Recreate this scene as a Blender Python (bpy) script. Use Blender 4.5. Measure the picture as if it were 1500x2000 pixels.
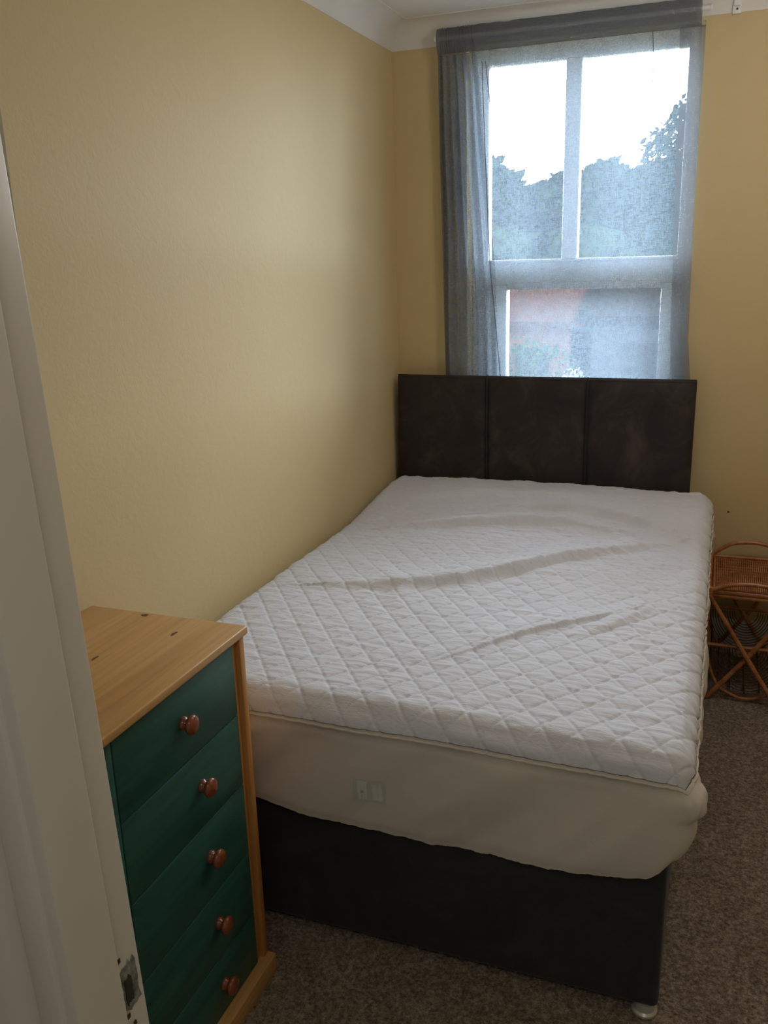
import bpy, bmesh, math, random
from mathutils import Vector, Matrix, noise
random.seed(7)
S = bpy.context.scene
for o in list(bpy.data.objects): bpy.data.objects.remove(o)
PI = math.pi

# ------------------------------------------------------------------ camera
CAM = Vector((1.2834, -3.5638, 1.5719)); yaw, pitch, roll, FPX = .3672, -.2795, -.0296, 1729.278
fwd = Vector((-math.sin(yaw)*math.cos(pitch), math.cos(yaw)*math.cos(pitch), math.sin(pitch)))
rt = Vector((math.cos(yaw), math.sin(yaw), 0)); up = rt.cross(fwd)
r_ = rt*math.cos(roll)+up*math.sin(roll); u_ = -rt*math.sin(roll)+up*math.cos(roll)
cd = bpy.data.cameras.new('camera'); cam = bpy.data.objects.new('camera', cd); S.collection.objects.link(cam)
M = Matrix(((r_.x, u_.x, -fwd.x, CAM.x), (r_.y, u_.y, -fwd.y, CAM.y), (r_.z, u_.z, -fwd.z, CAM.z), (0, 0, 0, 1)))
cam.matrix_world = M
cd.sensor_fit = 'HORIZONTAL'; cd.sensor_width = 36; cd.lens = 36*FPX/1500; cd.clip_start = .02; cd.clip_end = 400
S.camera = cam

# ------------------------------------------------------------------ world, light, exposure
SKY = 27.5
w = bpy.data.worlds.new('overcast_sky'); S.world = w; w.use_nodes = True
nt = w.node_tree; nt.nodes.clear()
bg = nt.nodes.new('ShaderNodeBackground'); wo = nt.nodes.new('ShaderNodeOutputWorld')
tc = nt.nodes.new('ShaderNodeTexCoord'); sx = nt.nodes.new('ShaderNodeSeparateXYZ'); cr = nt.nodes.new('ShaderNodeValToRGB')
nt.links.new(tc.outputs['Generated'], sx.inputs[0]); nt.links.new(sx.outputs['Z'], cr.inputs[0])
cr.color_ramp.elements[0].position = 0.0; cr.color_ramp.elements[0].color = (.86, .93, 1.0, 1)
cr.color_ramp.elements[1].position = .9; cr.color_ramp.elements[1].color = (.76, .87, 1.0, 1)
nt.links.new(cr.outputs[0], bg.inputs[0]); bg.inputs[1].default_value = SKY
nt.links.new(bg.outputs[0], wo.inputs[0])

def area(name, loc, size, power, col, rot=(0, 0, 0), portal=False, sy=None):
    l = bpy.data.lights.new(name, 'AREA'); l.shape = 'RECTANGLE'; l.size = size; l.size_y = sy or size
    l.energy = power; l.color = col
    o = bpy.data.objects.new(name, l); S.collection.objects.link(o); o.location = loc; o.rotation_euler = rot
    if portal: l.cycles.is_portal = True
    return o
area('window_portal', (.725, .2, 1.63), .95, 1, (1, 1, 1), (-PI/2, 0, 0), True, 1.5)      # guides daylight through the opening
area('landing_fill_light', (1.45, -3.95, 2.40), .5, 6.2, (1.0, .94, .87))  # added fill from behind the camera, no fitting seen there
pl = bpy.data.lights.new('bedroom_fill_light', 'POINT'); pl.energy = 9.5; pl.shadow_soft_size = .12; pl.color = (1, .94, .92)  # unseen point light added to brighten walls and ceiling, no pendant modelled
po = bpy.data.objects.new('bedroom_fill_light', pl); S.collection.objects.link(po); po.location = (1.55, -1.1, 2.10)
vs = S.view_settings
S.display_settings.display_device = 'sRGB'
vs.view_transform = 'Standard'; vs.look = 'None'; vs.exposure = 0.0; vs.gamma = 1; vs.use_curve_mapping = False

# ------------------------------------------------------------------ materials
class NT:
    def __init__(s, name):
        s.m = bpy.data.materials.new(name); s.m.use_nodes = True; s.t = s.m.node_tree; s.t.nodes.clear()
        s.out = s.n('ShaderNodeOutputMaterial'); s.co = None
    def n(s, t, **k):
        x = s.t.nodes.new(t)
        for a, b in k.items(): setattr(x, a, b)
        return x
    def l(s, a, b): s.t.links.new(a, b)
    def coord(s, scale=(1, 1, 1), rot=(0, 0, 0), kind='Object'):
        if s.co is None: s.co = s.n('ShaderNodeTexCoord')
        mp = s.n('ShaderNodeMapping'); s.l(s.co.outputs[kind], mp.inputs[0])
        mp.inputs['Scale'].default_value = scale; mp.inputs['Rotation'].default_value = rot
        return mp.outputs[0]
    def noise(s, v, scale, detail=3, rough=.5, dist=0):
        x = s.n('ShaderNodeTexNoise'); s.l(v, x.inputs['Vector']); x.inputs['Scale'].default_value = scale
        x.inputs['Detail'].default_value = detail; x.inputs['Roughness'].default_value = rough
        x.inputs['Distortion'].default_value = dist
        return x.outputs['Fac']
    def ramp(s, v, stops):
        x = s.n('ShaderNodeValToRGB'); s.l(v, x.inputs[0]); e = x.color_ramp.elements
        while len(e) < len(stops): e.new(.5)
        for i, (p, c) in enumerate(stops):
            e[i].position = p; e[i].color = (*c, 1) if len(c) == 3 else c
        return x.outputs[0]
    def math(s, op, a, b=None):
        x = s.n('ShaderNodeMath', operation=op)
        for i, v in enumerate((a, b)):
            if v is None: continue
            if isinstance(v, (int, float)): x.inputs[i].default_value = v
            else: s.l(v, x.inputs[i])
        return x.outputs[0]
    def bump(s, h, strength, dist, prev=None):
        x = s.n('ShaderNodeBump'); s.l(h, x.inputs['Height']); x.inputs['Strength'].default_value = strength
        x.inputs['Distance'].default_value = dist
        if prev is not None: s.l(prev, x.inputs['Normal'])
        return x.outputs[0]
    def bsdf(s, col, rough=.6, normal=None, **k):
        b = s.n('ShaderNodeBsdfPrincipled')
        if isinstance(col, tuple): b.inputs['Base Color'].default_value = (*col, 1)
        else: s.l(col, b.inputs['Base Color'])
        b.inputs['Roughness'].default_value = rough
        if normal is not None: s.l(normal, b.inputs['Normal'])
        for a, v in k.items(): b.inputs[a.replace('_', ' ')].default_value = v
        return b
    def done(s, sh):
        s.l(sh.outputs[0], s.out.inputs[0]); return s.m

def m_wall(name, c1, c2, bs=.13):
    t = NT(name); v = t.coord()
    col = t.ramp(t.noise(v, 1.3, 4), [(.3, c1), (.7, c2)])
    b1 = t.bump(t.noise(v, 28, 4, .6, .8), bs, .006)
    b2 = t.bump(t.noise(v, 140, 2), .12, .002, b1)
    return t.done(t.bsdf(col, .62, b2, Specular_IOR_Level=.3))
M_WALL = m_wall('cream_painted_plaster', (.67, .53, .285), (.71, .565, .31))
M_HALLWALL = m_wall('landing_paint', (.62, .60, .50), (.66, .63, .52), .1)
M_CEIL = m_wall('white_ceiling_paint', (.82, .79, .73), (.86, .83, .77), .1)
def m_simple(name, c, rough, n=12, amt=.12, bs=.05, **k):
    t = NT(name); v = t.coord(); lo = tuple(x*(1-amt) for x in c)
    col = t.ramp(t.noise(v, n, 4), [(.3, lo), (.7, c)])
    return t.done(t.bsdf(col, rough, t.bump(t.noise(v, n*4, 3), bs, .002), **k))
M_GLOSS = m_simple('white_gloss_paint', (.70, .665, .59), .33, 6, .05, .06)
M_UPVC = m_simple('white_window_frame', (.86, .87, .87), .35, 5, .04, .02)
M_COVE = m_simple('coving_paint', (.84, .81, .75), .6, 6, .05, .05)
M_METAL = m_simple('pale_glide', (.62, .61, .58), .3, 20, .1, .02, Metallic=.4)
M_DARK = m_simple('bare_mortise', (.045, .038, .03), .8, 60, .5, .5)
M_CHIP = m_simple('chipped_undercoat', (.34, .345, .31), .7, 120, .75, .6)
M_STEEL = m_simple('steel', (.45, .44, .42), .35, 30, .2, .05, Metallic=.9)

def m_carpet():
    t = NT('brown_flecked_carpet'); v = t.coord()
    a = t.noise(v, 105, 4, .8); b = t.noise(v, 420, 2, .6); c = t.noise(v, 9, 4, .6)
    col = t.ramp(a, [(.36, (.13, .093, .065)), (.47, (.29, .222, .163)), (.56, (.44, .355, .27)), (.66, (.62, .54, .44))])
    col2 = t.ramp(c, [(.3, (.80, .76, .72)), (.7, (1, 1, 1))])
    mx = t.n('ShaderNodeMix', data_type='RGBA', blend_type='MULTIPLY'); mx.inputs[0].default_value = 1
    t.l(col, mx.inputs[6]); t.l(col2, mx.inputs[7])
    n1 = t.bump(b, .9, .006); n2 = t.bump(t.noise(v, 110, 3, .7), .8, .008, n1)
    return t.done(t.bsdf(mx.outputs[2], .95, n2, Sheen_Weight=.15, Specular_IOR_Level=.1))
M_CARPET = m_carpet()

def m_suede(name, c1, c2, c3):
    t = NT(name); v = t.coord()
    n = t.noise(v, 5.5, 6, .68, .6)
    col = t.ramp(n, [(.36, c1), (.52, c2), (.72, c3)])
    n2 = t.bump(t.noise(v, 260, 3, .6), .25, .002)
    n3 = t.bump(t.noise(v, 7, 3), .15, .01, n2)
    return t.done(t.bsdf(col, .62, n3, Specular_IOR_Level=.35, Sheen_Weight=.12))
M_SUEDE = m_suede('dark_brown_faux_suede', (.020, .0155, .0155), (.034, .0265, .026), (.075, .058, .055))
M_SUEDE_B = m_suede('black_faux_suede', (.019, .020, .022), (.027, .027, .029), (.042, .041, .044))

def m_fabric(name, c, crinkle=.3, warm=None, trans=0.0, fold=False):
    t = NT(name); v = t.coord()
    col = t.ramp(t.noise(v, 3.0, 3), [(.3, tuple(x*.95 for x in c)), (.7, c)])
    n1 = t.bump(t.noise(t.coord((20, 85, 30)), 1.0, 5, .65, .7), crinkle, .008)
    n2 = t.bump(t.noise(v, 500, 2), .1, .001, n1)
    b = t.bsdf(col, .85, n2, Specular_IOR_Level=.15, Sheen_Weight=.1)
    return t.done(b)
M_QUILT = m_fabric('white_quilted_cotton', (.75, .765, .85), .42)
M_SKIRT = m_fabric('thin_offwhite_fabric', (.68, .625, .565), .10)
M_MATT = m_fabric('cream_mattress_ticking', (.72, .68, .56), .1)
M_LABEL = m_simple('grey_label_fabric', (.585, .59, .555), .8, 30, .08, .05)
M_LABEL2 = m_simple('pale_label_print', (.72, .72, .69), .8, 30, .08, .05)
M_LABEL3 = m_simple('dark_label_print', (.45, .46, .44), .8, 30, .08, .05)

def m_pine(name, axis, c1, c2, c3, knots=True):
    t = NT(name)
    sc = [9, 9, 9]; sc[axis] = .55
    v = t.coord(tuple(sc)); g = t.noise(v, 2.4, 5, .55, .5)
    col = t.ramp(g, [(.30, c3), (.45, c2), (.60, c1), (.74, c2)])
    sc2 = [60, 60, 60]; sc2[axis] = 2
    fine = t.ramp(t.noise(t.coord(tuple(sc2)), 2, 3), [(.3, (.86, .84, .80)), (.65, (1, 1, 1))])
    mx = t.n('ShaderNodeMix', data_type='RGBA', blend_type='MULTIPLY'); mx.inputs[0].default_value = 1
    t.l(col, mx.inputs[6]); t.l(fine, mx.inputs[7]); res = mx.outputs[2]
    n = t.bump(g, .08, .002)
    return t.done(t.bsdf(res, .38, n, Specular_IOR_Level=.45))
M_PINE = m_pine('lacquered_pine_top', 1, (.64, .375, .145), (.57, .315, .11), (.46, .235, .075))
M_PINEV = m_pine('lacquered_pine_side', 2, (.62, .30, .085), (.54, .24, .065), (.43, .175, .045))
M_KNOT = m_simple('pine_knot', (.17, .075, .03), .5, 90, .4, .1)
def m_green():
    t = NT('dark_green_stained_wood'); v = t.coord((14, 1.6, 14))
    g = t.noise(v, 2.2, 5, .6, .4)
    col = t.ramp(g, [(.30, (.016, .072, .056)), (.5, (.023, .100, .078)), (.72, (.033, .130, .10))])
    return t.done(t.bsdf(col, .42, t.bump(g, .08, .002), Specular_IOR_Level=.4))
M_GREEN = m_green()
M_KNOB = m_simple('varnished_red_brown_wood', (.30, .075, .030), .22, 40, .35, .03, Coat_Weight=.4)
def m_rattan():
    t = NT('varnished_rattan_cane'); v = t.coord()
    col = t.ramp(t.noise(v, 24, 4, .7), [(.3, (.24, .075, .025)), (.5, (.44, .165, .055)), (.72, (.60, .29, .11))])
    return t.done(t.bsdf(col, .35, t.bump(t.noise(v, 90, 2), .1, .002), Specular_IOR_Level=.5))
M_RATTAN = m_rattan()
M_RACK = m_simple('shade_darkened_cane', (.085, .034, .018), .5, 40, .3, .05)  # cane darkened: shade in the rack and between reeds is in the colour
def m_weave():
    t = NT('woven_rattan_mat'); v = t.coord()
    br = t.n('ShaderNodeTexBrick'); t.l(t.coord((1, 1, 1)), br.inputs['Vector'])
    br.inputs['Scale'].default_value = 60; br.inputs['Color1'].default_value = (.60, .27, .085, 1)
    br.inputs['Color2'].default_value = (.48, .19, .055, 1); br.inputs['Mortar'].default_value = (.14, .045, .015, 1)
    br.inputs['Mortar Size'].default_value = .05
    return t.done(t.bsdf(br.outputs[0], .4, t.bump(br.outputs['Fac'], -.4, .002)))
M_WEAVE = m_weave()

def m_sheer(name, lo, hi, c=(.345, .43, .54), tr=.48):
    """open weave cloth: threads scatter and pass light, the gaps are clear"""
    t = NT(name)
    a = t.noise(t.coord((55, 55, 420)), 1.0, 3, .7)      # weft slubs
    b = t.noise(t.coord((420, 420, 60)), 1.0, 3, .7)     # warp slubs
    d = t.noise(t.coord((3.0, 3.0, 1.2)), 1.0, 2, .5)
    s1 = t.math('ADD', t.math('MULTIPLY', t.math('ADD', a, b), .42), t.math('MULTIPLY', d, .16))
    fac = t.ramp(s1, [(.40, (lo,)*3), (.60, (hi,)*3)])
    col = t.ramp(s1, [(.35, tuple(x*1.2 for x in c)), (.65, tuple(x*.8 for x in c))])
    dif = t.n('ShaderNodeBsdfDiffuse'); tl = t.n('ShaderNodeBsdfTranslucent'); tp = t.n('ShaderNodeBsdfTransparent')
    t.l(col, dif.inputs[0]); t.l(col, tl.inputs[0])
    m1 = t.n('ShaderNodeMixShader'); m1.inputs[0].default_value = tr; t.l(dif.outputs[0], m1.inputs[1]); t.l(tl.outputs[0], m1.inputs[2])
    m2 = t.n('ShaderNodeMixShader'); t.l(fac, m2.inputs[0]); t.l(tp.outputs[0], m2.inputs[1]); t.l(m1.outputs[0], m2.inputs[2])
    return t.done(m2)
M_SHEER = m_sheer('grey_sheer_cloth', .22, .66)
M_SHEER_H = m_sheer('grey_sheer_cloth_doubled', .50, .85, (.26, .275, .31))
M_THREAD = m_simple('dark_thread', (.10, .10, .12), .8)
def m_glass():
    t = NT('window_glass'); a = t.n('ShaderNodeBsdfTransparent'); g = t.n('ShaderNodeBsdfGlossy'); g.inputs['Roughness'].default_value = .02
    a.inputs[0].default_value = (.96, .98, .98, 1)
    f = t.n('ShaderNodeFresnel'); f.inputs[0].default_value = 1.45
    m = t.n('ShaderNodeMixShader'); t.l(f.outputs[0], m.inputs[0]); t.l(a.outputs[0], m.inputs[1]); t.l(g.outputs[0], m.inputs[2])
    return t.done(m)
M_GLASS = m_glass()
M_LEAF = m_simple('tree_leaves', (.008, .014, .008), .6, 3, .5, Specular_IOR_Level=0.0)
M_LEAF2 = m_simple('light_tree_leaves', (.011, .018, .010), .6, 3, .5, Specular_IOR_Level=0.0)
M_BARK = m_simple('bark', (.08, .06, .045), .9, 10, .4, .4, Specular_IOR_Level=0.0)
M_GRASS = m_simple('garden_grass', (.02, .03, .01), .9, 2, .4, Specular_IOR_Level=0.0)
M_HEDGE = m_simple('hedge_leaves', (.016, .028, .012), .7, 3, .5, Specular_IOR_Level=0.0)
def m_brick():
    t = NT('red_brick'); br = t.n('ShaderNodeTexBrick'); t.l(t.coord((1, 1, 1), (PI/2, 0, 0)), br.inputs['Vector'])
    br.inputs['Scale'].default_value = 4; br.inputs['Color1'].default_value = (.06, .026, .018, 1); br.inputs['Color2'].default_value = (.045, .02, .014, 1)
    br.inputs['Mortar'].default_value = (.05, .045, .04, 1)
    return t.done(t.bsdf(br.outputs[0], .9, Specular_IOR_Level=0.0))
M_BRICK = m_brick()
M_TILE = m_simple('roof_tiles', (.027, .015, .013), .85, 4, .3, .2, Specular_IOR_Level=0.0)
M_TILE_D = m_simple('dark_roof_tiles', (.010, .009, .009), .85, 4, .3, .2, Specular_IOR_Level=0.0)
M_RENDER = m_simple('grey_pebble_render', (.022, .023, .026), .9, 20, .2, .3, Specular_IOR_Level=0.0)
M_PETAL = m_simple('white_petals', (.12, .12, .11), .7, Specular_IOR_Level=0.0)
M_SKIRTING = m_simple('skirting_paint', (.62, .60, .54), .4, 6, .05)

# ------------------------------------------------------------------ mesh helpers
def box(bm, x0, x1, y0, y1, z0, z1, bev=0, seg=2, rot=None, piv=None):
    r = bmesh.ops.create_cube(bm, size=1); vs_ = r['verts']
    bmesh.ops.scale(bm, vec=(x1-x0, y1-y0, z1-z0), verts=vs_)
    if bev:
        es = list({e for v in vs_ for e in v.link_edges})
        rr = bmesh.ops.bevel(bm, geom=es, offset=bev, segments=seg, affect='EDGES', profile=.5)
        vs_ = list({v for f in rr['faces'] for v in f.verts} | {v for v in vs_ if v.is_valid})
    c = Vector(((x0+x1)/2, (y0+y1)/2, (z0+z1)/2))
    bmesh.ops.translate(bm, vec=c, verts=vs_)
    if rot: bmesh.ops.rotate(bm, cent=piv or c, matrix=rot, verts=vs_)
    return vs_
def tube(bm, pts, r, n=8, closed=False, taper=None):
    pts = [Vector(p) for p in pts]; N = len(pts); rings = []
    prev = None
    for i, p in enumerate(pts):
        a = pts[(i-1) % N] if (closed or i > 0) else p; b = pts[(i+1) % N] if (closed or i < N-1) else p
        d = (b-a).normalized()
        if prev is None:
            x = d.orthogonal().normalized()
        else:
            x = (prev - d*prev.dot(d)).normalized()
        prev = x; y = d.cross(x)
        rr = r*(1 if taper is None else 1+(taper-1)*i/(N-1))
        rings.append([bm.verts.new(p + (x*math.cos(t)+y*math.sin(t))*rr) for t in [2*PI*k/n for k in range(n)]])
    M_ = N if closed else N-1
    for i in range(M_):
        A, B = rings[i], rings[(i+1) % N]
        for k in range(n): bm.faces.new((A[k], A[(k+1) % n], B[(k+1) % n], B[k]))
    if not closed: bm.faces.new(rings[0][::-1]); bm.faces.new(rings[-1])
def lathe(bm, prof, origin, axis, n=24):
    """prof: (radius, distance along axis)"""
    ax = Vector(axis).normalized(); x = ax.orthogonal().normalized(); y = ax.cross(x); o = Vector(origin); rings = []
    for rr, h in prof:
        if rr < 1e-6: rings.append([bm.verts.new(o+ax*h)])
        else: rings.append([bm.verts.new(o+ax*h+(x*math.cos(t)+y*math.sin(t))*rr) for t in [2*PI*k/n for k in range(n)]])
    for A, B in zip(rings, rings[1:]):
        for k in range(n):
            a = [A[k % len(A)], A[(k+1) % len(A)], B[(k+1) % len(B)], B[k % len(B)]]
            f = []
            for v in a:
                if v not in f: f.append(v)
            if len(f) > 2: bm.faces.new(f)
def prism(bm, prof, fn, a, b):
    """profile (p,q) list swept from a to b; fn(p,q,t)->xyz"""
    A = [bm.verts.new(fn(p, q, a)) for p, q in prof]; B = [bm.verts.new(fn(p, q, b)) for p, q in prof]
    n = len(prof)
    for i in range(n): bm.faces.new((A[i], A[(i+1) % n], B[(i+1) % n], B[i]))
    bm.faces.new(A[::-1]); bm.faces.new(B)
def spline(pts, n=12):
    pts = [Vector(p) for p in pts]; P = [pts[0]]+pts+[pts[-1]]; out = []
    for i in range(1, len(P)-2):
        for k in range(n):
            t = k/n; a, b, c, d = P[i-1], P[i], P[i+1], P[i+2]
            out.append(.5*((2*b)+(c-a)*t+(2*a-5*b+4*c-d)*t*t+(-a+3*b-3*c+d)*t**3))
    out.append(pts[-1]); return out

def root_of(o):
    while o.parent: o = o.parent
    return o
def worldloc(o):
    v = Vector((0, 0, 0))
    while o: v += o.location; o = o.parent
    return v
def obj(name, bm, mat, parent=None, smooth=True, ang=35, origin=None, recalc=True):
    if isinstance(bm, bmesh.types.BMesh):
        if recalc: bmesh.ops.recalc_face_normals(bm, faces=bm.faces)
        me = bpy.data.meshes.new(name); 
        if origin is None:
            if parent: origin = worldloc(parent)
            else:
                vs_ = [v.co for v in bm.verts]
                origin = Vector(((min(v.x for v in vs_)+max(v.x for v in vs_))/2, (min(v.y for v in vs_)+max(v.y for v in vs_))/2, min(v.z for v in vs_)))
        origin = Vector(origin)
        bmesh.ops.translate(bm, vec=-origin, verts=bm.verts)
        bm.to_mesh(me); bm.free()
    me.materials.append(mat)
    if smooth:
        me.polygons.foreach_set('use_smooth', [True]*len(me.polygons))
        try: me.set_sharp_from_angle(angle=math.radians(ang))
        except Exception: pass
    o = bpy.data.objects.new(name, me); S.collection.objects.link(o)
    if parent: o.parent = parent; o.location = origin - worldloc(parent)
    else: o.location = origin
    return o
def thing(name, loc, label, cat, group=None):
    o = bpy.data.objects.new(name, None); S.collection.objects.link(o); o.location = loc; o.empty_display_size = .1
    o['label'] = label; o['category'] = cat
    if group: o['group'] = group
    return o
def tag(o, label, cat, group=None, kind=None):
    o['label'] = label; o['category'] = cat
    if group: o['group'] = group
    if kind: o['kind'] = kind
    return o
def struct(name, bm, mat, label=None, cat=None, smooth=False, ang=35):
    o = obj(name, bm, mat, smooth=smooth, ang=ang); o['kind'] = 'structure'
    if label: o['label'] = label
    if cat: o['category'] = cat
    return o
def B(*a, **k):
    bm = bmesh.new(); box(bm, *a, **k); return bm
def lerp_tab(tab, x):
    if x <= tab[0][0]: return tab[0][1]
    for (a, b), (c, d) in zip(tab, tab[1:]):
        if x <= c: return b+(d-b)*(x-a)/(c-a)
    return tab[-1][1]
def sst(a, b, x):
    t = max(0, min(1, (x-a)/(b-a))); return t*t*(3-2*t)

# ------------------------------------------------------------------ the room
CE, RW, FY, HY = 2.426, 2.25, -3.075, -3.143     # ceiling, right wall, door wall (room face / landing face)
WX0, WX1, WZ0, WZ1 = .30, 1.15, .95, 2.325
struct('floor', B(-.3, 2.9, -4.9, .3, -.12, 0), M_CARPET, 'brown flecked carpet floor beside and below the bed', 'floor')
struct('ceiling', B(-.3, 2.9, -4.9, .3, CE, CE+.1), M_CEIL, 'white painted ceiling above the window', 'ceiling')
struct('wall_left', B(-.12, 0, HY, .25, 0, CE), M_WALL, 'long cream painted wall on the left along the bed', 'wall')
struct('wall_right', B(RW, RW+.12, HY, .25, 0, CE), M_WALL, 'cream wall out of frame to the right', 'wall')
bm = bmesh.new()
box(bm, 0, WX0, 0, .25, 0, CE); box(bm, WX1, RW, 0, .25, 0, CE); box(bm, WX0, WX1, 0, .25, 0, WZ0); box(bm, WX0, WX1, 0, .25, WZ1, CE)
struct('wall_back', bm, M_WALL, 'cream painted end wall around the curtained window', 'wall')
bm = bmesh.new(); box(bm, 0, .842, HY, FY, 0, CE); box(bm, 1.66, RW, HY, FY, 0, CE); box(bm, .842, 1.66, HY, FY, 2.03, CE)
struct('wall_front', bm, M_HALLWALL, 'wall with the doorway the picture is taken through', 'wall')
bm = bmesh.new(); box(bm, -.3, -.18, -4.9, HY, 0, CE); box(bm, 2.6, 2.72, -4.9, HY, 0, CE); box(bm, -.3, 2.72, -4.9, -4.78, 0, CE)
box(bm, -.3, 0.0, HY, HY+.1, 0, CE); box(bm, RW, 2.72, HY, HY+.1, 0, CE)
struct('wall_landing', bm, M_HALLWALL, 'plain wall around the landing behind the viewer', 'wall')
# coving: concave quarter profile with small steps
def cove_prof(r=.09):
    p = [(0, 0), (.003, 0)]
    for k in range(1, 12):
        a = PI/2*k/12; p.append((r-(r-.003)*math.cos(a), r-(r-.003)*math.sin(PI/2-a)+0) if False else (r-(r-.003)*math.cos(a), (r-.003)*math.sin(a)))
    p += [(r, r-.003), (r, r), (0, r)]
    return [(a, b) for a, b in p]
CZ = CE-.09
bm = bmesh.new(); prism(bm, cove_prof(), lambda p, q, t: (p, t, CZ+q), FY, 0)
struct('trim_1', bm, M_COVE, 'white coving between the ceiling and the long left wall', 'coving', True, 30)
bm = bmesh.new(); prism(bm, cove_prof(), lambda p, q, t: (t, -p, CZ+q), 0, RW)
struct('trim_2', bm, M_COVE, 'white coving between the ceiling and the window wall', 'coving', True, 30)
bm = bmesh.new(); prism(bm, [(0, 0), (.018, 0), (.018, .10), (.012, .125), (.006, .135), (0, .14)], lambda p, q, t: (t, -p, q), 0, RW)
struct('baseboard_back', bm, M_SKIRTING, 'painted skirting board behind the cane table', 'skirting board', True)
bm = bmesh.new(); prism(bm, [(0, 0), (.018, 0), (.018, .10), (.012, .125), (.006, .135), (0, .14)], lambda p, q, t: (p, t, q), FY, -.02)
struct('baseboard_left', bm, M_SKIRTING, 'painted skirting board along the left wall behind the bed', 'skirting board', True)

# door lining, stop, architrave (leans very slightly, as in the photo)
lean = Matrix.Rotation(math.radians(2.6), 3, 'X'); PV = Vector((.86, -3.07, .95))
def leaned(bm):
    bmesh.ops.rotate(bm, cent=PV, matrix=lean, verts=bm.verts); return bm
d1 = bpy.data.objects.new('door_1', None); S.collection.objects.link(d1); d1.location = (.87, -3.11, 0)
d1['kind'] = 'structure'; d1['label'] = 'white painted door frame at the left edge with a bare latch mortise'; d1['category'] = 'door frame'
bm = leaned(B(.842, .866, -3.160, -3.071, -.0, 2.06, bev=.003)); obj('door_lining', bm, M_GLOSS, d1)
bm = leaned(B(.860, .878, -3.157, -3.108, -.0, 2.06, bev=.002)); obj('door_stop', bm, M_GLOSS, d1)
bm = bmesh.new()
prof = [(.0, 0), (.0, .001), (.030, .0015), (.046, .003), (.054, .007), (.060, .010), (.074, .011), (.076, 0)]
prism(bm, [(p, q+.001) for p, q in prof[::1]], lambda p, q, t: (.866-p, HY+.001-max(q, .0)-.0, t), 0, 2.1)
obj('architrave', leaned(bm), M_GLOSS, d1)
bm = B(1.636, 1.66, -3.160, -3.071, 0, 2.03, bev=.003); box(bm, .866, 1.636, -3.160, -3.071, 2.01, 2.035); obj('door_lining', bm, M_GLOSS, d1)
# latch mortise with chipped paint
def patch(y0, y1, z0, z1, x, rag, n=26, seed=0):
    bm = bmesh.new(); cy, cz = (y0+y1)/2, (z0+z1)/2; vs_ = []
    for k in range(n):
        a = 2*PI*k/n; c, s = math.cos(a), math.sin(a); q = max(abs(c), abs(s)); rr = 1+rag*(noise.noise((k*.9, seed, 3))*2)
        vs_.append((cy+(y1-y0)/2*c/q*rr*.96, cz+(z1-z0)/2*s/q*rr*.96))
    A = [bm.verts.new((x-.0002, a, b)) for a, b in vs_]; C_ = [bm.verts.new((x+.0008, a, b)) for a, b in vs_]
    bm.faces.new(C_); bm.faces.new(A[::-1])
    for k in range(n): bm.faces.new((A[k], A[(k+1) % n], C_[(k+1) % n], C_[k]))
    return bm
sp = obj('latch_mortise', leaned(patch(-3.097, -3.0775, .985, 1.030, .8662, .16)), M_CHIP, d1)
obj('mortise_hole', leaned(patch(-3.0955, -3.086, .993, 1.018, .8672, .22, seed=5)), M_DARK, sp)
obj('screw_hole', leaned(patch(-3.0985, -3.0945, 1.037, 1.041, .8664, .3, seed=9)), M_DARK, sp)
obj('screw_hole', leaned(patch(-3.0985, -3.0945, .981, .985, .8674, .3, seed=2)), M_DARK, sp)
obj('screw_hole', leaned(patch(-3.092, -3.089, .968, .972, .8674, .3, seed=4)), M_DARK, sp)

# ------------------------------------------------------------------ window
w1 = bpy.data.objects.new('window_1', None); S.collection.objects.link(w1); w1.location = (.725, .11, WZ0)
w1['kind'] = 'structure'; w1['label'] = 'white framed window with two upper panes behind the sheer curtain'; w1['category'] = 'window'
y0, y1 = .085, .145
bm = bmesh.new()
box(bm, WX0, .366, y0, y1, WZ0, WZ1, .004); box(bm, 1.096, WX1, y0, y1, WZ0, WZ1, .004)
box(bm, .366, 1.096, y0, y1, 2.268, WZ1, .004); box(bm, .366, 1.096, y0, y1, 1.45, 1.54, .004); box(bm, .366, 1.096, y0, y1, WZ0, .985, .004)
obj('window_frame', bm, M_UPVC, w1)
obj('mullion', B(.660, .720, y0+.004, y1, 1.54, 2.268, bev=.004), M_UPVC, w1)
bm = bmesh.new(); box(bm, .366, .445, y0-.012, y1-.01, .985, 1.45, .004); box(bm, 1.046, 1.096, y0-.012, y1-.01, .985, 1.45, .004)
box(bm, .445, 1.046, y0-.012, y1-.01, .985, 1.03, .004); box(bm, .445, 1.046, y0-.012, y1-.01, 1.432, 1.46, .004)
obj('lower_sash', bm, M_UPVC, w1)
bm = B(.36, 1.10, y0-.006, y0+.02, 1.537, 1.549, bev=.003); obj('glazing_bead', bm, M_UPVC, w1)
for a, b, c, d in ((.36, .665, 1.535, 2.275), (.715, 1.10, 1.535, 2.275), (.44, 1.05, 1.02, 1.44)):
    obj('window_pane', B(a, b, .113, .117, c, d), M_GLASS, w1, smooth=False)
obj('window_sill', B(WX0-.0, WX1, -.012, y0, WZ0-.0, WZ0+.022, bev=.004), M_UPVC, w1)

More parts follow.
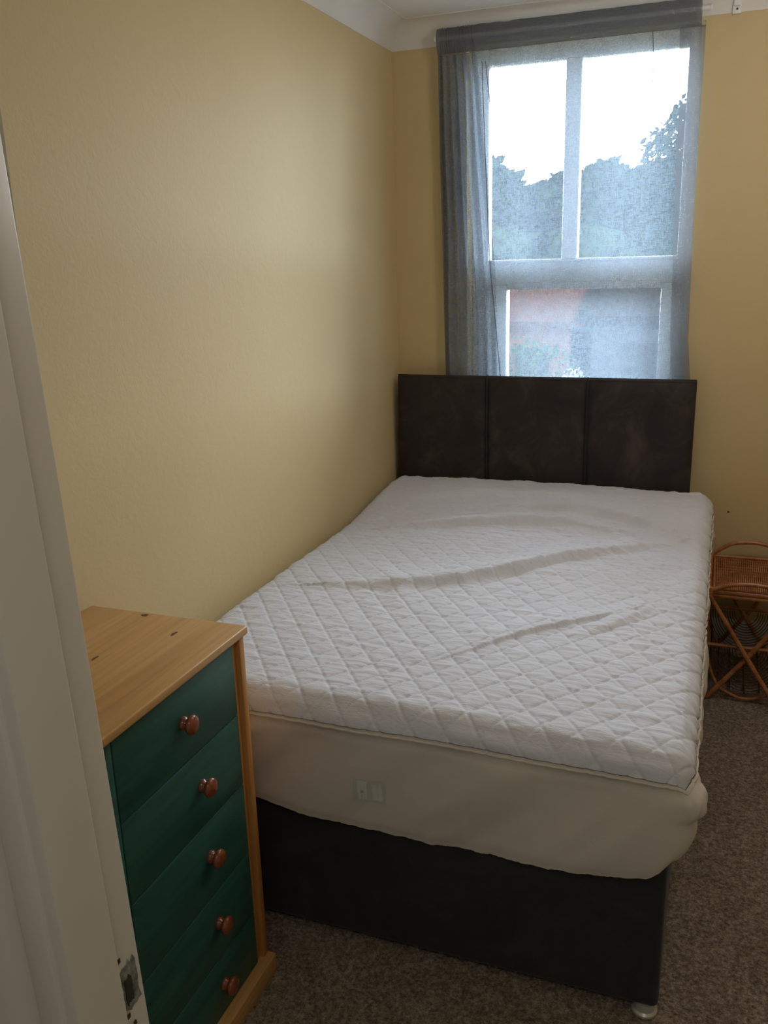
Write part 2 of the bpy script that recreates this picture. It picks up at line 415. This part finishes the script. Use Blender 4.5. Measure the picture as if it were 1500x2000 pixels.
# ------------------------------------------------------------------ outside
gz = -3.0
bm = bmesh.new(); N = 30
g = [[bm.verts.new((-40+80*i/N, .6+60*j/N, gz+.25*noise.noise((i*.4, j*.4, 0)))) for j in range(N+1)] for i in range(N+1)]
for i in range(N):
    for j in range(N): bm.faces.new((g[i][j], g[i+1][j], g[i+1][j+1], g[i][j+1]))
tag(obj('garden_grass', bm, M_GRASS), 'grassy ground of the gardens far below the window', 'grass', kind='stuff')
def leaf_ball(bm, c, r, n, size, squash=.9, fill=.75):
    for _ in range(n):
        d = Vector((random.gauss(0, 1), random.gauss(0, 1), random.gauss(0, 1))).normalized()
        k = fill+(1-fill)*random.random(); rr = r*k*(1+.18*noise.noise(d*2.2+Vector(c)))
        p = Vector(c)+Vector((d.x*rr, d.y*rr, d.z*rr*squash))
        a = Vector((random.gauss(0, 1), random.gauss(0, 1), random.gauss(0, 1))).normalized(); b = a.orthogonal().normalized()
        s = size*random.uniform(.6, 1.3); e = a.cross(b)
        vs_ = [bm.verts.new(p+b*s), bm.verts.new(p+e*s*.5), bm.verts.new(p-b*s), bm.verts.new(p-e*s*.5)]
        bm.faces.new(vs_)
def tree(x, y, zt, r, label, mat=M_LEAF, n=4200, size=.26, blobs=7, core=True):
    t = thing('garden_tree', (x, y, gz), label, 'tree', None)
    bm = bmesh.new(); zc = zt-r
    for k in range(blobs):
        a = 2*PI*k/blobs; rr = r*(.62 if k else .8)
        c = (x+(0 if k == 0 else r*.5*math.cos(a)), y+(0 if k == 0 else r*.5*math.sin(a)), zc+(r*.2 if k == 0 else random.uniform(-.6, .25)*r))
        leaf_ball(bm, c, rr, n//blobs, size)
        if core:
            q = bmesh.ops.create_icosphere(bm, subdivisions=2, radius=rr*.86); 
            for v in q['verts']: v.co = v.co*(1+.1*noise.noise(v.co*2))+Vector(c)
    obj('crown', bm, mat, t, recalc=False, smooth=False)
    bm = bmesh.new(); tube(bm, [(x, y, gz-.1), (x+.1, y, (gz+zc)/2), (x, y, zc)], .22*r/2, 8, taper=.5)
    for k in range(4):
        a = k*1.6; tube(bm, [(x, y, zc-r*.4), (x+r*.6*math.cos(a), y+r*.6*math.sin(a), zc+.1*r)], .06*r/2, 6, taper=.4)
    obj('trunk', bm, M_BARK, t)
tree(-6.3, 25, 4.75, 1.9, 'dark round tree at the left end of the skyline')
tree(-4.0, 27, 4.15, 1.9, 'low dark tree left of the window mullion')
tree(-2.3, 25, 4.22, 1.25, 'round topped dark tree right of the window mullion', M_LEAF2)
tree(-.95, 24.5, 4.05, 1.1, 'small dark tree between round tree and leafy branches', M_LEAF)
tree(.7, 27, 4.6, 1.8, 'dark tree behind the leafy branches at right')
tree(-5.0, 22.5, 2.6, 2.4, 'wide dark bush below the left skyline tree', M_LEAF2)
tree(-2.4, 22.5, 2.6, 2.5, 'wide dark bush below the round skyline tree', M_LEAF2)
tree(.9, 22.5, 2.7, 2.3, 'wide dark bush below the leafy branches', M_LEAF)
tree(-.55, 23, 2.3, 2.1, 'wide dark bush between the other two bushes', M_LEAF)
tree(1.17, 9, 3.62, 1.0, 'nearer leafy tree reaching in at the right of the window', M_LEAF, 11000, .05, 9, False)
# houses below
def house(x0, x1, y0, y1, z1, ridge, label, roofm, wallm, name='neighbour_house'):
    t = thing(name, ((x0+x1)/2, (y0+y1)/2, gz), label, 'house')
    obj('brick_wall', B(x0, x1, y0, y1, gz, z1), wallm, t, smooth=False)
    bm = bmesh.new(); ym = (y0+y1)/2
    prism(bm, [(y0-.3, z1-.05), (ym, ridge), (y1+.3, z1-.05), (y1+.3, z1-.18), (y0-.3, z1-.18)], lambda p, q, tt: (tt, p, q), x0-.3, x1+.3)
    obj('tiled_roof', bm, roofm, t, smooth=False)
    bm = bmesh.new(); box(bm, x0+.6, x0+1.3, y0-.05, y0+.02, z1-1.6, z1-.6); obj('house_window', bm, M_TILE_D, t)
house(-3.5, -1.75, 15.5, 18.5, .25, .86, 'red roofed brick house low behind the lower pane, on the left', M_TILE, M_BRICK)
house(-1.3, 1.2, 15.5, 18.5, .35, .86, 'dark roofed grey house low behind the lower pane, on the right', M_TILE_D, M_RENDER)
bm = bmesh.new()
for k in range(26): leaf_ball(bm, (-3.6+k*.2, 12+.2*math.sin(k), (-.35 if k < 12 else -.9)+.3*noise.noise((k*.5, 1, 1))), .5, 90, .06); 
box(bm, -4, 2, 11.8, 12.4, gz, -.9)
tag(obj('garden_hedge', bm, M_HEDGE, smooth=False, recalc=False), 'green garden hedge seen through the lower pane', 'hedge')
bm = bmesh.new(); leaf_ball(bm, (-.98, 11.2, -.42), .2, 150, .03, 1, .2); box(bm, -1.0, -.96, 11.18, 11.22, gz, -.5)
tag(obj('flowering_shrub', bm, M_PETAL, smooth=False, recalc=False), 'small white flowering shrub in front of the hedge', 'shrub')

# ------------------------------------------------------------------ curtain
ct = thing('sheer_curtain', (.67, -.045, .8), 'grey sheer linen look curtain hanging over the window', 'curtain')
CT0, CT1, CB = 2.298, 2.395, .82
def cx(s, z):       # s 0..1 across, uneven: the left quarter is bunched
    L = lerp_tab([(.8, .222), (1.1, .218), (1.57, .211), (2.0, .202), (2.4, .199)], z)
    R = lerp_tab([(.8, 1.190), (1.1, 1.176), (1.25, 1.160), (1.67, 1.152), (2.06, 1.146), (2.4, 1.135)], z)
    bw = lerp_tab([(.8, .24), (1.5, .21), (2.2, .16), (2.4, .13)], z)
    if s < .5: return L+bw*(s/.5)
    return L+bw+(R-L-bw)*(s-.5)/.5
def cy(s, z):
    f = sst(2.45, 1.9, z)
    yv = -.036
    if s < .5:
        a = .019*sst(0, .03, s)*(.5+.5*f)*(.55+.45*sst(1.05, 1.3, z))
        yv += a*math.sin(2*PI*(s/.5*5.4+.12*math.sin(z*2.3)+.25*noise.noise((s*5, z*1.2, 0))))
        yv += .004*noise.noise((s*60, z*1.5, 3))
    else:
        q = (s-.5)/.5
        yv += .005*math.sin(2*PI*(q*3.1+.1*math.sin(z*2)))*sst(1, .8, q)+.006*sst(.25, 0, q)*math.sin(q*46+z)
        yv += .0025*noise.noise((s*24, z*1.3, 9))
    return yv
NS, NZ = 330, 110
def sheet(s0, s1, z0, z1, ns, nz, dy=0, ruf=0):
    bm = bmesh.new(); G = []
    for i in range(ns+1):
        s = s0+(s1-s0)*i/ns; col = []
        for j in range(nz+1):
            z = z0+(z1-z0)*j/nz
            zz = z+ruf*noise.noise((s*45, 0, 4))*(1 if j == nz else 0)
            col.append(bm.verts.new((cx(s, z), cy(s, z)+dy, zz)))
        G.append(col)
    for i in range(ns):
        for j in range(nz): bm.faces.new((G[i][j], G[i+1][j], G[i+1][j+1], G[i][j+1]))
    return bm
obj('drape', sheet(0, .985, CB, CT0, NS, NZ), M_SHEER, ct, ang=180)
# rod pocket: tube of cloth round the rod, gathered
bm = bmesh.new(); ns = 420; G = []
ring = [(-.046, CT0), (-.058, 2.322), (-.060, 2.350), (-.054, 2.376), (-.046, 2.386), (-.036, 2.376), (-.031, 2.352), (-.033, 2.322), (-.044, CT0)]
for i in range(ns+1):
    s = i/ns; col = []
    fr = 1.0 if s < .62 else .35
    for k, (yy, zz) in enumerate(ring):
        w_ = 1+.0*k
        n1 = noise.noise((s*(70 if s < .5 else 26), zz*6, 1.7))
        edge = 1 if k in (3, 4, 5) else .35
        col.append(bm.verts.new((cx(s, zz), yy+.0045*fr*n1*(1 if yy < -.045 else -.5), zz+.006*fr*edge*noise.noise((s*(85 if s < .5 else 30), 3, 2)))))
    G.append(col)
for i in range(ns):
    for k in range(len(ring)-1): bm.faces.new((G[i][k], G[i+1][k], G[i+1][k+1], G[i][k+1]))
obj('rod_pocket', bm, M_SHEER_H, ct, ang=180)
for k, (sa, sb, ph) in enumerate(((.005, .13, .006), (.16, .27, .009), (.30, .41, .006), (.43, .49, .008))):     # overlapping pleats of the bunched side
    bm = bmesh.new(); G = []
    for i in range(41):
        s_ = sa+(sb-sa)*i/40
        G.append([bm.verts.new((cx(s_+.006*math.sin((CB+(CT0-CB)*j/60)*3+k), CB+(CT0-CB)*j/60), cy(s_, CB+(CT0-CB)*j/60)*.55-.036*.45+ph*math.sin(PI*i/40)-.002, CB+(CT0-CB)*j/60)) for j in range(61)])
    for i in range(40):
        for j in range(60): bm.faces.new((G[i][j], G[i+1][j], G[i+1][j+1], G[i][j+1]))
    obj('gathered_pleat', bm, M_SHEER, ct, ang=180)
bm = sheet(.955, 1.0, CB, CT0+.01, 10, 80, -.002); obj('side_hem', bm, M_SHEER_H, ct, ang=180)
bm = sheet(0, .05, CB, CT0+.01, 10, 80, -.0022); obj('side_hem', bm, M_SHEER_H, ct, ang=180)
for pts in ([(.372, 2.26), (.378, 2.1), (.392, 1.8), (.405, 1.55), (.43, 1.3), (.452, 1.08)], [(.478, 2.22), (.487, 2.08), (.502, 1.95)], [(.976, 2.32), (.985, 2.2), (.985, 2.06)], [(.385, 2.26), (.402, 2.12)]):
    bm = bmesh.new(); tube(bm, spline([(x, -.046, z) for x, z in pts], 8), .0014, 5); obj('pulled_thread', bm, M_THREAD, ct)
bm = bmesh.new(); tube(bm, [(.195, -.045, 2.352), (1.165, -.045, 2.352)], .007, 12)
for xx in (.193, 1.167): lathe(bm, [(0, -.006), (.010, -.004), (.011, 0), (.010, .004), (0, .006)], (xx, -.045, 2.352), (1, 0, 0), 14)
tag(obj('curtain_rod', bm, M_UPVC), 'thin white rod threaded through the grey curtain top', 'curtain rod')
bk = thing('curtain_bracket', (1.246, 0, 2.33), 'small white bracket with a dark screw, right of the curtain', 'bracket')
bm = B(1.232, 1.260, -.016, 0, 2.330, 2.372, bev=.002); box(bm, 1.236, 1.256, -.03, -.012, 2.352, 2.372, bev=.002); obj('bracket_plate', bm, M_UPVC, bk)
bm = bmesh.new(); lathe(bm, [(0, .0), (.0035, 0), (.003, .003), (0, .0035)], (1.247, -.0155, 2.344), (0, -1, 0), 10); obj('screw', bm, M_DARK, bk)
bm = bmesh.new(); lathe(bm, [(0.0035, 0.0), (.003, .0025), (0, .003)], (1.348, 0, .583), (0, -1, 0), 10)
tag(obj('wall_nail', bm, M_DARK), 'tiny dark nail in the yellow wall right of the bed', 'nail')

# ------------------------------------------------------------------ bed
bed = thing('divan_bed', (.64, -1.03, 0), 'dark upholstered divan bed with a three panel brown headboard', 'bed')
bm = B(.03, 1.254, -1.962, -.102, .024, .385, bev=.014, seg=4)
bmesh.ops.subdivide_edges(bm, edges=bm.edges, cuts=0)
obj('divan_base', bm, M_SUEDE_B, bed)
bm = bmesh.new()
box(bm, .022, 1.203, -.083, -.055, .30, 1.100, bev=.006, seg=3); box(bm, .2, .26, -.08, -.058, 0, .32); box(bm, .96, 1.02, -.08, -.058, 0, .32)
hb = obj('headboard', bm, M_SUEDE, bed)
def pad(x0, x1, z0, z1, yb, yf):
    bm = bmesh.new(); n = 28; mz = 20; G = []
    for i in range(n+1):
        col = []
        for j in range(mz+1):
            u, v = i/n, j/mz
            e = min(1, min(u, 1-u)*(x1-x0)/.022); g2 = min(1, min(v, 1-v)*(z1-z0)/.022)
            h = (1-(1-e)**2)**.5*(1-(1-g2)**2)**.5
            y = yb+(yf-yb)*h-.0012*noise.noise((u*4+x0*9, v*3, 1))
            col.append(bm.verts.new((x0+(x1-x0)*u, y, z0+(z1-z0)*v)))
        G.append(col)
    for i in range(n):
        for j in range(mz): bm.faces.new((G[i][j], G[i+1][j], G[i+1][j+1], G[i][j+1]))
    return bm
for a, b in ((.023, .4045), (.4065, .8035), (.8055, 1.202)):
    obj('headboard_panel', pad(a, b, .302, 1.104, -.075, -.097), M_SUEDE, hb, ang=80)
for xx in (.4055, .8045):
    bm = bmesh.new(); tube(bm, [(xx, -.0865, .31), (xx, -.0875, 1.094), (xx, -.08, 1.105), (xx, -.06, 1.105)], .0032, 8); obj('seam_piping', bm, M_SUEDE_B, hb)
for xx, yy in ((1.226, -1.945), (.07, -1.945), (1.222, -.15), (.07, -.15)):
    bm = bmesh.new(); lathe(bm, [(0, 0), (.024, 0), (.027, .003), (.027, .008), (.022, .012), (.020, .028), (0, .028)], (xx, yy, 0), (0, 0, 1), 24)
    obj('glide', bm, M_METAL, bed)

MX0, MX1, MY0, MY1 = .018, 1.288, -1.985, -.100
bm = B(.040, 1.258, -1.973, -.112, .386, .60, bev=.012, seg=4)
tag(obj('mattress', bm, M_MATT), 'cream mattress lying on the black divan under the white quilted protector', 'mattress')

pt = thing('mattress_protector', (.65, -1.04, .387), 'white quilted mattress protector with thin plain skirt, rumpled across the bed', 'mattress protector')
RAD = .052
def ridge(x, y, pts, h, wb, wf):
    best = 1e9; sd = 0; tt = 0; tot = len(pts)-1
    for i in range(tot):
        ax, ay = pts[i]; bx, by = pts[i+1]; dx, dy = bx-ax, by-ay; L2 = dx*dx+dy*dy
        t = max(0, min(1, ((x-ax)*dx+(y-ay)*dy)/L2)); px, py = ax+dx*t, ay+dy*t
        d = math.hypot(x-px, y-py)
        if d < best: best = d; sd = 1 if (dx*(y-ay)-dy*(x-ax)) > 0 else -1; tt = (i+t)/tot
    if best > .3: return 0
    wd = wb if sd > 0 else wf
    return h*math.exp(-(best/wd)**2)*(math.sin(PI*min(1, max(0, .08+tt*.84)))**.8)
RID = [([(.25, -1.330), (.45, -1.28), (.612, -1.195), (.75, -1.06), (.864, -.915), (1.0, -.79), (1.17, -.66)], .030, .10, .022),
       ([(.22, -.735), (.42, -.665), (.628, -.60), (.80, -.57), (.98, -.60)], .030, .07, .010),
       ([(.60, -.46), (.78, -.47), (.91, -.475), (1.06, -.53), (1.15, -.56)], .034, .08, .012),
       ([(.736, -1.685), (.82, -1.575), (.893, -1.482), (1.0, -1.38), (1.09, -1.295)], .012, .09, .006),
       ([(1.0, -1.47), (1.06, -1.40), (1.12, -1.30), (1.15, -1.24)], .011, .04, .016),
       ([(.1, -1.05), (.3, -1.13), (.45, -1.30), (.50, -1.45)], .005, .06, .02),
       ([(.15, -.42), (.5, -.34), (.8, -.33), (1.05, -.38)], .018, .07, .012),
       ([(.70, -1.08), (.9, -1.04), (1.05, -1.02)], .004, .05, .02)]
def dent(x, y):
    u = x/.078+y/.104; v = x/.078-y/.104-.35
    a = abs(math.sin(PI*u)); b = abs(math.sin(PI*v))
    return (min(1, a*4.0)*min(1, b*4.0))**.7*(.62+.38*a*b)
def topz(x, y):
    z = .637+.010*math.sin(PI*(x-MX0)/(MX1-MX0))
    z += .045*sst(-.75, -.2, y)
    for p, h, wb, wf in RID: z += ridge(x, y, p, h, wb, wf)
    fade = .55+.45*sst(-.7, -1.3, y)
    z += .0048*dent(x, y)*fade
    hd = 1+1.3*sst(-1.1, -.5, y)
    z += hd*(.0026*noise.noise((x*13, y*46, 1))+.0013*noise.noise((x*36, y*95, 5)))
    z += .0045*noise.noise((x*3, y*4, 8))
    rr = sst(1.05, 1.22, x)
    z += .0035*rr*noise.noise((x*8, y*42, 11))
    return z
AW, BL = MX1-MX0, MY1-MY0
EX = RAD*(PI/2-1)     # extra cloth length on the curve
na, nb = 420, 600
a0, a1 = MX0-EX, MX1+EX; b0, b1 = MY0-EX, MY1+.01
per_foot = []
bm = bmesh.new(); G = []
for i in range(na+1):
    a = a0+(a1-a0)*i/na; col = []
    for j in range(nb+1):
        b = b0+(b1-b0)*j/nb
        ix0, ix1, iy0, iy1 = MX0+RAD, MX1-RAD, MY0+RAD, MY1-RAD
        ex = a-ix1 if a > ix1 else (a-ix0 if a < ix0 else 0)
        ey = b-iy1 if b > iy1 else (b-iy0 if b < iy0 else 0)
        e = math.hypot(ex, ey); bx = min(max(a, ix0), ix1); by = min(max(b, iy0), iy1)
        zt = topz(bx if e else a, by if e else b) if e > RAD*.8 else topz(a, b)
        if e:
            ang = min(e/RAD, PI/2); out = RAD*math.sin(ang); drop = RAD*(1-math.cos(ang))+max(0, e-RAD*PI/2)*.5
            nx, ny = ex/e, ey/e
            pf = .0045*dent(a, b)*math.sin(ang)+.005*math.sin(ang)*noise.noise((a*6, b*34, 2))
            if e > RAD*.8: zt = .637+.010*math.sin(PI*(bx-MX0)/AW)+.045*sst(-.75, -.2, by)+.0045*noise.noise((bx*3, by*4, 8))
            if e > RAD*.5 and e <= RAD*.8:
                q = (e/RAD-.5)/.3; z2 = .637+.010*math.sin(PI*(bx-MX0)/AW)+.045*sst(-.75, -.2, by)+.0045*noise.noise((bx*3, by*4, 8)); zt = zt*(1-q)+z2*q
            co = (bx+nx*(out+pf), by+ny*(out+pf), zt-drop)
        else: co = (a, b, zt)
        if co[1] > -.100: co = (co[0], -.100, co[2])
        col.append(bm.verts.new(co))
    G.append(col)
for i in range(na):
    for j in range(nb): bm.faces.new((G[i][j], G[i+1][j], G[i+1][j+1], G[i][j+1]))
# perimeter from head right, round the foot, to head left
loop = [G[na][j].co.copy() for j in range(nb, -1, -1)]+[G[i][0].co.copy() for i in range(na-1, -1, -1)]+[G[0][j].co.copy() for j in range(1, nb+1)]
obj('quilted_top', bm, M_QUILT, pt, ang=180)
FOOTB = [(.03, .37), (.344, .359), (.514, .346), (.652, .339), (.783, .331), (.942, .340), (1.10, .349), (1.163, .356), (1.22, .366), (1.240, .376), (1.262, .400), (1.288, .40)]
bm = bmesh.new(); rows = 34; G2 = []; L = len(loop)
step = 2; idx = list(range(0, L, step))
def smo(q, w=14):
    a_ = Vector((0, 0, 0)); n_ = 0
    for k in range(q-w, q+w+1):
        if 0 <= k < L: a_ += loop[k]; n_ += 1
    return a_/n_
for q in idx:
    p = loop[q]; col = []; ps = smo(q) if 14 < q < L-15 else p
    foot = sst(-1.90, -1.96, p.y)
    # outward direction
    cxx, cyy = min(max(p.x, MX0+.07), MX1-.07), min(max(p.y, MY0+.07), MY1+.5)
    o = Vector((p.x-cxx, p.y-cyy, 0)); o = o.normalized() if o.length > 1e-5 else Vector((0, -1, 0))
    cor = math.exp(-((q-nb-0)/33.0)**2)     # right foot corner
    zb = lerp_tab(FOOTB, p.x) if foot > .5 else .40
    zb += .0035*noise.noise((q*.11, 0, 5))+.002*noise.noise((q*.4, 0, 1))
    for k in range(rows+1):
        t = k/rows; z = p.z+(zb-p.z)*t
        kk = min(1, t*7); x, y = p.x+(ps.x-p.x)*kk, p.y+(ps.y-p.y)*kk
        # diagonal drag lines
        s = (p.x if foot > .5 else -p.y*1.0)
        dg = s*5.0-(1-t)*1.25+.35*noise.noise((s*2, t*.7, 7))
        wv = (.015*noise.noise((dg*1.0, t*.6, 0))+.0055*noise.noise((dg*2.7, t*1.2, 4)))*min(1, t*5)
        bulge = .004*math.sin(PI*t)-.014*t*t*cor-.004*sst(.9, 1, t)
        # seam roll
        bulge += .0028*math.exp(-((t-.035)/.025)**2)-.0030*math.exp(-((t-.085)/.03)**2)
        c2 = math.exp(-((q-nb+14)/20.0)**2); bl = c2*.027*math.exp(-((z-.538)/.033)**4)*(1+.4*noise.noise((q*.12, z*30, 3)))
        off = (wv*1.3+bulge+bl-.002)*min(1, t*14)+.002
        col.append(bm.verts.new((max(.004, x+o.x*off), y+o.y*off, z)))
    G2.append(col)
for i in range(len(G2)-1):
    for k in range(rows): bm.faces.new((G2[i][k], G2[i+1][k], G2[i+1][k+1], G2[i][k+1]))
foot_pts = [[v.co.copy() for v in c] for c in G2]
sk = obj('skirt', bm, M_SKIRT, pt, ang=180)
# cloth label showing on the skirt
def on_skirt(x, z, off=.0012):
    best = None
    for c in foot_pts:
        if c[0].y < -1.97:
            if best is None or abs(c[5].x-x) < abs(best[5].x-x): best = c
    c = min(range(len(best)), key=lambda k: abs(best[k].z-z)); 
    return (x, best[c].y-off, z)
def cloth_patch(x0, x1, z0, z1, off):
    bm = bmesh.new(); n = 10; G = [[bm.verts.new(on_skirt(x0+(x1-x0)*i/n, z0+(z1-z0)*j/n-.10*(x0+(x1-x0)*i/n-x0)*0, off)) for j in range(n+1)] for i in range(n+1)]
    for i in range(n):
        for j in range(n): bm.faces.new((G[i][j], G[i+1][j], G[i+1][j+1], G[i][j+1]))
    return bm
lb = obj('cloth_label', cloth_patch(.590, .662, .417, .476, .0012), M_LABEL, pt, ang=180)
obj('label_print', cloth_patch(.600, .622, .424, .474, .0022), M_LABEL2, lb, ang=180)
obj('label_print', cloth_patch(.632, .656, .424, .468, .0022), M_LABEL2, lb, ang=180)
obj('label_print', cloth_patch(.607, .614, .443, .450, .0032), M_LABEL3, lb, ang=180)
bm = bmesh.new(); tube(bm, [foot_pts[i][1]+Vector((0, 0, 0)) for i in range(0, len(foot_pts), 1)], .0035, 6); obj('seam_binding', bm, M_SKIRT, pt)

# ------------------------------------------------------------------ chest of drawers
CHX, CHY0, CHY1, CHZ = .411, -2.575, -2.094, .855
ch = thing('chest_of_drawers', (.2, (CHY0+CHY1)/2, 0), 'narrow pine chest with five dark green drawers beside the bed foot', 'chest of drawers')
tp = obj('chest_top', B(.021, CHX, CHY0, CHY1, CHZ-.018, CHZ, bev=.004, seg=3), M_PINE, ch)
for kx, ky, ka, kr, kw in ((.172, -2.110, .5, .006, .008), (.288, -2.176, .35, .011, .004), (.2065, -2.319, .3, .011, .003)):
    bm = bmesh.new(); vs_ = [bm.verts.new((kx+kw*math.sin(t)*(1+.25*math.sin(3*t)), ky+kr*math.cos(t), CHZ+.0003)) for t in [2*PI*k/20 for k in range(20)]]
    lo = [bm.verts.new((v.co.x, v.co.y, CHZ-.001)) for v in vs_]; bm.faces.new(vs_)
    for k in range(20): bm.faces.new((vs_[k], vs_[(k+1) % 20], lo[(k+1) % 20], lo[k]))
    obj('wood_knot', bm, M_KNOT, tp, smooth=False)
obj('side_panel', B(.021, .405, -2.122, -2.104, .0, CHZ-.018, bev=.002), M_PINEV, ch)
obj('side_panel', B(.021, .405, -2.572, -2.557, .0, CHZ-.018, bev=.002), M_PINEV, ch)
obj('front_stile', B(.33, .394, -2.140, -2.122, .045, CHZ-.018, bev=.003), M_PINEV, ch)
obj('front_stile', B(.33, .399, -2.5565, -2.532, .045, CHZ-.018, bev=.002), M_GREEN, ch)
obj('back_panel', B(.021, .027, -2.550, -2.122, .03, CHZ-.018), M_PINEV, ch)
bm = B(.30, .424, -2.572, -2.100, 0, .050, bev=.004, seg=3); obj('plinth', bm, M_PINE, ch)
zs = [.8365, .674, .512, .343, .187, .050]
for i in range(5):
    z1, z0 = zs[i]-.0012, zs[i+1]+.0012
    dr = obj('drawer', B(.05, .400, -2.5305, -2.1415, z0, z1, bev=.0022, seg=2), M_GREEN, ch)
    zc = [.757, .600, .435, .271, .119][i]; ky = [-2.333, -2.292, -2.286, -2.28, -2.28][i]
    bm = bmesh.new()
    lathe(bm, [(0, -.002), (.0125, -.002), (.0135, .001), (.0130, .005), (.0100, .008), (.0090, .010), (.0110, .012), (.0165, .0145), (.0190, .0185), (.0190, .0215), (.0165, .0255), (.0105, .0280), (0, .0290)], (.400, ky, zc), (1, 0, 0), 28)
    obj('knob', bm, M_KNOB, dr, ang=60)

# ------------------------------------------------------------------ rattan table
X0, X1, Y0, Y1, TZ = 1.300, 1.585, -.452, -.055, .415
tb = thing('rattan_table', (1.44, -.25, 0), 'small varnished rattan side table with crossed legs right of the bed', 'side table')
XC = (X0+X1)/2; rr = .0085
bm = bmesh.new(); n = 40
for k in range(n):
    x = X0+.006+(X1-X0-.012)*(k+.5)/n
    tube(bm, [(x, Y0+.01, TZ), (x, Y1-.01, TZ)], .0025, 6)
for k in range(13):
    y = Y0+.02+(Y1-Y0-.04)*k/12; tube(bm, [(X0+.004, y, TZ+.0008), (X1-.004, y, TZ+.0008)], .0014, 5)
wt = obj('woven_top', bm, M_RATTAN, tb)
obj('top_board', B(X0+.005, X1-.005, Y0+.008, Y1-.008, TZ-.006, TZ-.0022), M_RACK, wt)
bm = bmesh.new(); tube(bm, [(X0, Y0, TZ), (X0, Y1, TZ), (X1, Y1, TZ), (X1, Y0, TZ)], rr, 10, closed=True)
tube(bm, [(X0+.012, Y0+.012, TZ+.006), (X0+.012, Y1-.012, TZ+.006), (X1-.012, Y1-.012, TZ+.006), (X1-.012, Y0+.012, TZ+.006)], .0045, 8, closed=True)
tube(bm, [(X0, Y0, TZ-.014), (X0, Y1, TZ-.014), (X1, Y1, TZ-.014), (X1, Y0, TZ-.014)], .007, 10, closed=True)
obj('top_frame', bm, M_RATTAN, tb)
for yy, hh in ((Y0-.004, .040), (Y1+.004, .066)):
    bm = bmesh.new(); tube(bm, spline([(X0-.002, yy, TZ+.004), (X0+.03, yy, TZ+.45*hh), (X0+.075, yy, TZ+.85*hh), (XC, yy, TZ+hh), (X1-.075, yy, TZ+.85*hh), (X1-.03, yy, TZ+.45*hh), (X1+.002, yy, TZ+.004)], 8), rr*.9, 10)
    obj('arched_rail', bm, M_RATTAN, tb)
for xx in (X0-.002, X1+.002):
    bm = bmesh.new(); tube(bm, spline([(xx, Y0, TZ+.006), (xx, Y0+.1, TZ+.022), (xx, (Y0+Y1)/2, TZ+.032), (xx, Y1-.08, TZ+.040), (xx, Y1, TZ+.012)], 8), .0065, 8)
    obj('side_rail', bm, M_RATTAN, tb)
for yy in (Y0, Y1):
    for a, b, dy in ((X0, X1-.035, -.006), (X1, X0-.004+.02, .006)):
        bm = bmesh.new(); y2 = yy+dy
        tube(bm, spline([(a, y2, TZ-.01), ((a+b)/2+.004, y2, TZ/2-.01), (b, y2, 0.006)], 8), rr, 10)
        obj('leg', bm, M_RATTAN, tb)
    bm = bmesh.new(); y3 = yy+(.016 if yy == Y0 else -.016)
    tube(bm, spline([(X0+.002, y3, TZ-.005), (X0+.001, y3, .30), (X0+.004, y3, .205), (X0+.022, y3, .115), (X0+.055, y3, .05), (XC-.03, y3, .018), (XC, y3, .014), (XC+.03, y3, .018), (X1-.055, y3, .05), (X1-.022, y3, .115), (X1-.004, y3, .205), (X1-.001, y3, .30), (X1-.002, y3, TZ-.005)], 6), .0058, 8)
    obj('curved_brace', bm, M_RATTAN, tb)
bm = bmesh.new()
for yy in (Y0+.012, Y1-.012): tube(bm, [(X0+.002, yy, .212), (X1-.002, yy, .212)], .0065, 8)
for xx in (X0+.003, X1-.003): tube(bm, [(xx, Y0+.01, .212), (xx, Y1-.01, .212)], .0065, 8)
obj('lower_frame', bm, M_RATTAN, tb)
bm = bmesh.new()
for k in range(11):
    f = .30+.62*k/10
    for yy in (Y0+.022, Y1-.022):
        pts = [(XC+(X1-X0)/2*f*math.cos(t), yy, .205-.180*f*math.sin(t)) for t in [PI*q/16 for q in range(17)]]
        tube(bm, pts, .0016, 5)
for q in range(1, 8):
    t = PI*q/8
    tube(bm, [(XC+.13*math.cos(t), Y0+.022, .205-.175*math.sin(t)), (XC+.13*math.cos(t), Y1-.022, .205-.175*math.sin(t))], .003, 6)
obj('magazine_rack', bm, M_RACK, tb)
for xx in (X0, X1):
    for yy in (Y0, Y1):
        bm = bmesh.new(); lathe(bm, [(0, -.024), (.0125, -.022), (.0135, 0), (.0125, .016), (0, .018)], (xx, yy, TZ), (0, 0, 1), 12)
        obj('corner_binding', bm, M_RATTAN, tb)
